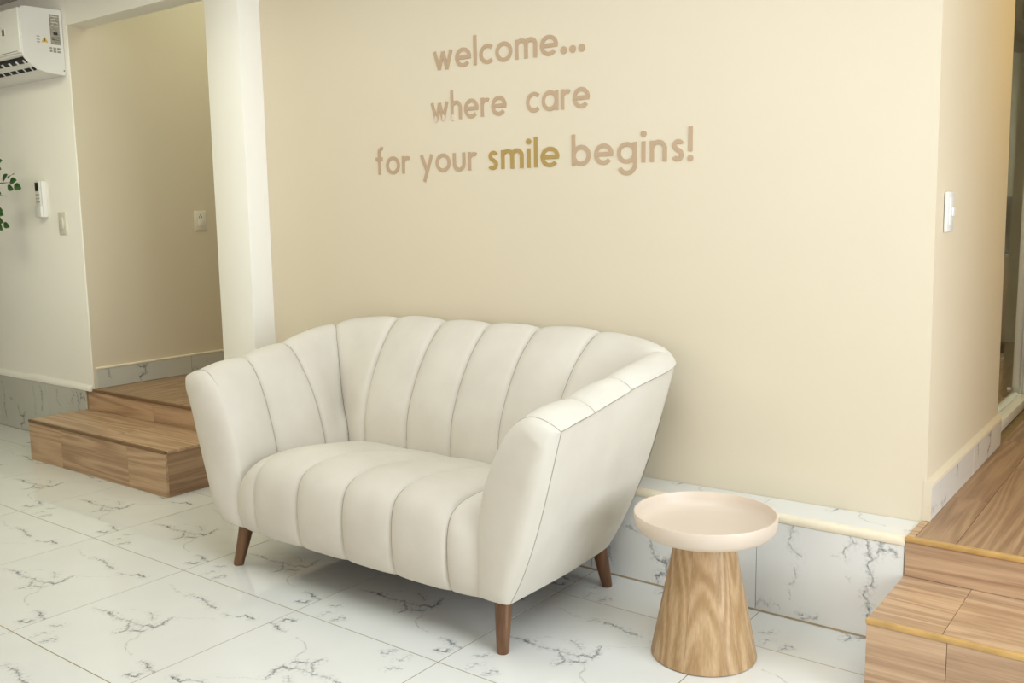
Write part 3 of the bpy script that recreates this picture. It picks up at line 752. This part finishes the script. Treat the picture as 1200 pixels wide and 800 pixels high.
plate('wall_switch', 'white wall switch on the corridor wall at the right', (-0.6405, 2.985, 1.224), 'x+', 0.085, 0.116, 'bar')
rm = empty('remote_control', (-5.235, 2.66, 1.27), 'white remote control in a holder between plant and switch', 'remote')
rb = box('remote_body', -5.267, -5.212, 2.628, 2.650, 1.275, 1.462, WHITE, rm, 0.006, 3)
box('display', -5.262, -5.228, 2.6265, 2.629, 1.405, 1.452, DARK, rb, 0.001, 1)
for z in (1.385, 1.365, 1.345):
    for xk in (-5.255, -5.240, -5.225): box('button', xk-0.004, xk+0.004, 2.6255, 2.629, z-0.004, z+0.004, GREYP, rb, 0.001, 1)
box('holder', -5.273, -5.206, 2.622, 2.6595, 1.262, 1.325, WHITE, rm, 0.005, 3)
box('holder_back', -5.210, -5.200, 2.632, 2.6595, 1.262, 1.46, WHITE, rm, 0.003, 2)

# ------------------------------------------------------------------ air conditioner
ac = empty('air_conditioner', (-5.3, 2.66, 1.995), 'white split air conditioner mounted high on the cream wall', 'air conditioner')
AX0, AX1 = -5.70, -4.899
bodyp = [(2.658, 1.996), (2.62, 1.997), (2.56, 2.002), (2.52, 2.010), (2.512, 2.034), (2.470, 2.062), (2.452, 2.070), (2.442, 2.078), (2.442, 2.303), (2.452, 2.314), (2.47, 2.318), (2.64, 2.323), (2.658, 2.321)]
extrude_x('body', bodyp, AX0+0.012, AX1-0.012, WHITE, ac, True, 30)
endp = [(2.658, 1.995), (2.62, 1.996), (2.56, 2.001), (2.51, 2.012), (2.472, 2.036), (2.448, 2.062), (2.440, 2.08), (2.440, 2.303), (2.450, 2.315), (2.47, 2.319), (2.645, 2.325), (2.658, 2.322)]
for a, b_ in ((AX0, AX0+0.012), (AX1-0.012, AX1)):
    bm = bmesh.new(); vv = [[bm.verts.new((x, y, z)) for y, z in endp] for x in (a, b_)]
    n = len(endp); bm.faces.new(vv[0]); bm.faces.new(vv[1][::-1])
    for i in range(n): bm.faces.new([vv[0][i], vv[0][(i+1) % n], vv[1][(i+1) % n], vv[1][i]])
    bmesh.ops.recalc_face_normals(bm, faces=bm.faces)
    bmesh.ops.bevel(bm, geom=[e for e in bm.edges if abs(e.verts[0].co.x-e.verts[1].co.x) < 1e-5], offset=0.003, segments=2, affect='EDGES')
    cap_ = from_bm('end_cap', bm, WHITE, ac, True, 40)
fp = box('front_panel', AX0+0.004, AX1-0.004, 2.430, 2.443, 2.086, 2.309, WHITE, ac, 0.006, 3)
box('panel_gap', AX0+0.01, AX1-0.03, 2.4285, 2.4315, 2.0935, 2.0955, DARKB, fp)
vo = mesh('vent_opening', [(AX0+.03, 2.451, 2.0695), (AX1-.028, 2.451, 2.0695), (AX1-.028, 2.5135, 2.0095), (AX0+.03, 2.5135, 2.0095), (AX0+.03, 2.475, 2.073), (AX1-.028, 2.475, 2.073), (AX1-.028, 2.53, 2.02), (AX0+.03, 2.53, 2.02)],
     [[0,1,2,3],[4,7,6,5],[0,4,5,1],[1,5,6,2],[2,6,7,3],[3,7,4,0]], DARK, ac)
v = [(AX0+.02, 2.470, 2.036), (AX1-.02, 2.470, 2.036), (AX1-.02, 2.488, 2.020), (AX0+.02, 2.488, 2.020)]
mesh('louver', v+[(a, b_+0.006, c+0.006) for a, b_, c in v], [[0,1,2,3],[4,7,6,5],[0,4,5,1],[1,5,6,2],[2,6,7,3],[3,7,4,0]], WHITE, vo)
for xk in [AX1-0.05-0.075*i for i in range(9)]:
    v = [(xk-.005, 2.460, 2.052), (xk+.005, 2.460, 2.052), (xk+.005, 2.512, 2.008), (xk-.005, 2.512, 2.008)]
    mesh('vane', v+[(a, b_+.012, c+.012) for a, b_, c in v], [[0,1,2,3],[4,7,6,5],[0,4,5,1],[1,5,6,2],[2,6,7,3],[3,7,4,0]], WHITE, vo)
XS = AX1
box('rating_sticker', XS, XS+0.0012, 2.590, 2.641, 2.146, 2.296, GREYP, cap_)
box('sticker_mark', XS+0.0012, XS+0.002, 2.606, 2.628, 2.194, 2.208, BLACKP, cap_)
for z in (2.240, 2.256, 2.272, 2.286, 2.170, 2.180): box('sticker_line', XS+0.0012, XS+0.0018, 2.597, 2.634, z-0.0015, z+0.0015, BLACKP if z < 2.2 else IVORY, cap_)
for z0, z1 in ((2.121, 2.131), (2.106, 2.116)):
    for y0, y1 in ((2.582, 2.594), (2.600, 2.616), (2.621, 2.637)): box('printed_code', XS, XS+0.001, y0, y1, z0, z1, GREYP, cap_)
tri = [(2.557, 2.180), (2.541, 2.150), (2.575, 2.152)]
mesh('warning_triangle', [(XS, y, z) for y, z in tri]+[(XS+0.0012, y, z) for y, z in tri], [[0,1,2],[5,4,3],[0,3,4,1],[1,4,5,2],[2,5,3,0]], YEL, cap_)
box('warning_mark', XS+0.0012, XS+0.002, 2.5555, 2.5595, 2.157, 2.171, BLACKP, cap_)
for z in (2.178, 2.162, 2.150): box('printed_code', XS, XS+0.001, 2.517, 2.533, z-0.0025, z+0.0015, GREYP, cap_)
box('screw_cap', XS-0.001, XS+0.001, 2.647, 2.653, 2.015, 2.021, DARK, cap_)
box('status_badge', -5.075, -5.045, 2.4285, 2.4305, 2.185, 2.215, CHROME, fp, 0.0008, 1)

# ------------------------------------------------------------------ plant at the left edge
pl = empty('potted_plant', (-6.12, 2.30, 0), 'leafy green plant reaching in from the left edge', 'plant')
lathe('pot', [(0.0, 0.0), (0.13, 0.0), (0.15, 0.01), (0.185, 0.30), (0.195, 0.33), (0.195, 0.35), (0.18, 0.35), (0.172, 0.30), (0.0, 0.30)], -6.12, 2.30, POTM, pl, 48)
lathe('soil', [(0.0, 0.312), (0.10, 0.315), (0.172, 0.308)], -6.12, 2.30, SOIL, pl, 32)
trunk = [Vector(p) for p in ((-6.12, 2.30, 0.3), (-6.10, 2.31, 0.7), (-6.06, 2.33, 1.05), (-6.0, 2.36, 1.35), (-5.95, 2.38, 1.7))]
trk = tube('trunk', trunk, [0.016, 0.014, 0.011, 0.008, 0.004], BARK, pl, 8)
def leaf_mesh(L, Wd):
    vs_, fs = [], []
    n = 10
    for i in range(n+1):
        t = i/n; w = Wd*math.sin(math.pi*t**1.25)**0.8*0.5 if 0 < i < n else 0.0005; z = 0.08*L*math.sin(math.pi*t)
        for s, dz in ((-1, 0.22), (-.5, .06), (0, -.05), (.5, .06), (1, 0.22)): vs_.append((L*t, s*w, z+dz*w))
    for i in range(n):
        for q in range(4): fs.append([i*5+q, i*5+q+1, (i+1)*5+q+1, (i+1)*5+q])
    me = bpy.data.meshes.new('leaf'); me.from_pydata(vs_, [], fs); me.materials.append(LEAF)
    me.polygons.foreach_set('use_smooth', [True]*len(me.polygons)); me.update(); return me
LM = [leaf_mesh(0.080, 0.040), leaf_mesh(0.070, 0.034)]
def add_leaf(p, d, roll_, k=0, par=None):
    o = bpy.data.objects.new('leaf', LM[k]); COL.objects.link(o)
    o.parent = par; o.location = Vector(p)
    q = Vector(d).to_track_quat('X', 'Z'); o.rotation_mode = 'QUATERNION'
    from mathutils import Quaternion
    o.rotation_quaternion = q @ Quaternion((1, 0, 0), roll_)
branches = [([(-6.04, 2.34, 1.288), (-5.666, 2.4, 1.368), (-5.518, 2.425, 1.405), (-5.389, 2.45, 1.437), (-5.325, 2.475, 1.449), (-5.263, 2.5, 1.451)], [((-5.343, 2.495, 1.447), (-5.282, 2.495, 1.493), 0.2), ((-5.277, 2.495, 1.47), (-5.198, 2.495, 1.496), 1.1), ((-5.264, 2.495, 1.447), (-5.169, 2.495, 1.463), 0.25), ((-5.293, 2.495, 1.435), (-5.21, 2.495, 1.405), 0.1), ((-5.218, 2.495, 1.435), (-5.142, 2.495, 1.414), 0.3), ((-5.443, 2.495, 1.433), (-5.4, 2.495, 1.475), 0.3), ((-5.464, 2.495, 1.414), (-5.399, 2.495, 1.382), 0.2)]),
 ([(-6.04, 2.34, 1.413), (-5.731, 2.4, 1.493), (-5.593, 2.433, 1.526), (-5.457, 2.467, 1.544), (-5.404, 2.5, 1.549)], [((-5.404, 2.495, 1.549), (-5.352, 2.495, 1.565), 0.2), ((-5.414, 2.495, 1.542), (-5.355, 2.495, 1.526), 0.2), ((-5.493, 2.495, 1.54), (-5.435, 2.495, 1.572), 0.4)]),
 ([(-6.04, 2.34, 1.251), (-5.673, 2.4, 1.331), (-5.533, 2.433, 1.372), (-5.398, 2.467, 1.389), (-5.32, 2.5, 1.379)], [((-5.45, 2.495, 1.393), (-5.366, 2.495, 1.393), 0.3), ((-5.506, 2.495, 1.377), (-5.46, 2.495, 1.34), 0.3)]),
 ([(-6.04, 2.34, 1.181), (-5.729, 2.4, 1.261), (-5.571, 2.425, 1.307), (-5.468, 2.45, 1.293), (-5.389, 2.475, 1.247), (-5.365, 2.5, 1.233)], [((-5.448, 2.495, 1.31), (-5.349, 2.495, 1.296), 0.2), ((-5.434, 2.495, 1.289), (-5.349, 2.495, 1.272), 0.5), ((-5.447, 2.495, 1.265), (-5.369, 2.495, 1.235), 0.1), ((-5.374, 2.495, 1.233), (-5.311, 2.495, 1.212), 0.2), ((-5.45, 2.495, 1.247), (-5.405, 2.495, 1.207), 0.3), ((-5.471, 2.495, 1.228), (-5.415, 2.495, 1.2), 0.4), ((-5.469, 2.495, 1.289), (-5.422, 2.495, 1.256), 0.2)])]
for k, (pts, lv) in enumerate(branches):
    br = tube('branch', [Vector(p) for p in pts], [0.006]+[0.003]*(len(pts)-2)+[0.0012], BARK, pl, 6)
    for m_, (a, b_, r_) in enumerate(lv): add_leaf(a, Vector(b_)-Vector(a), math.pi/2-r_, m_ % 2, br)
for k in range(46):
    t = random.random(); p = Vector((-6.0, 2.34, 1.05+0.7*t)); a = random.uniform(0, 6.28)
    q = p+Vector((math.cos(a)*0.24-0.12, math.sin(a)*0.18-0.08, random.uniform(-.05, .18)))
    add_leaf(q, (math.cos(a), math.sin(a)*.8, random.uniform(-.5, .6)), random.uniform(-1, 1), k % 2, trk)
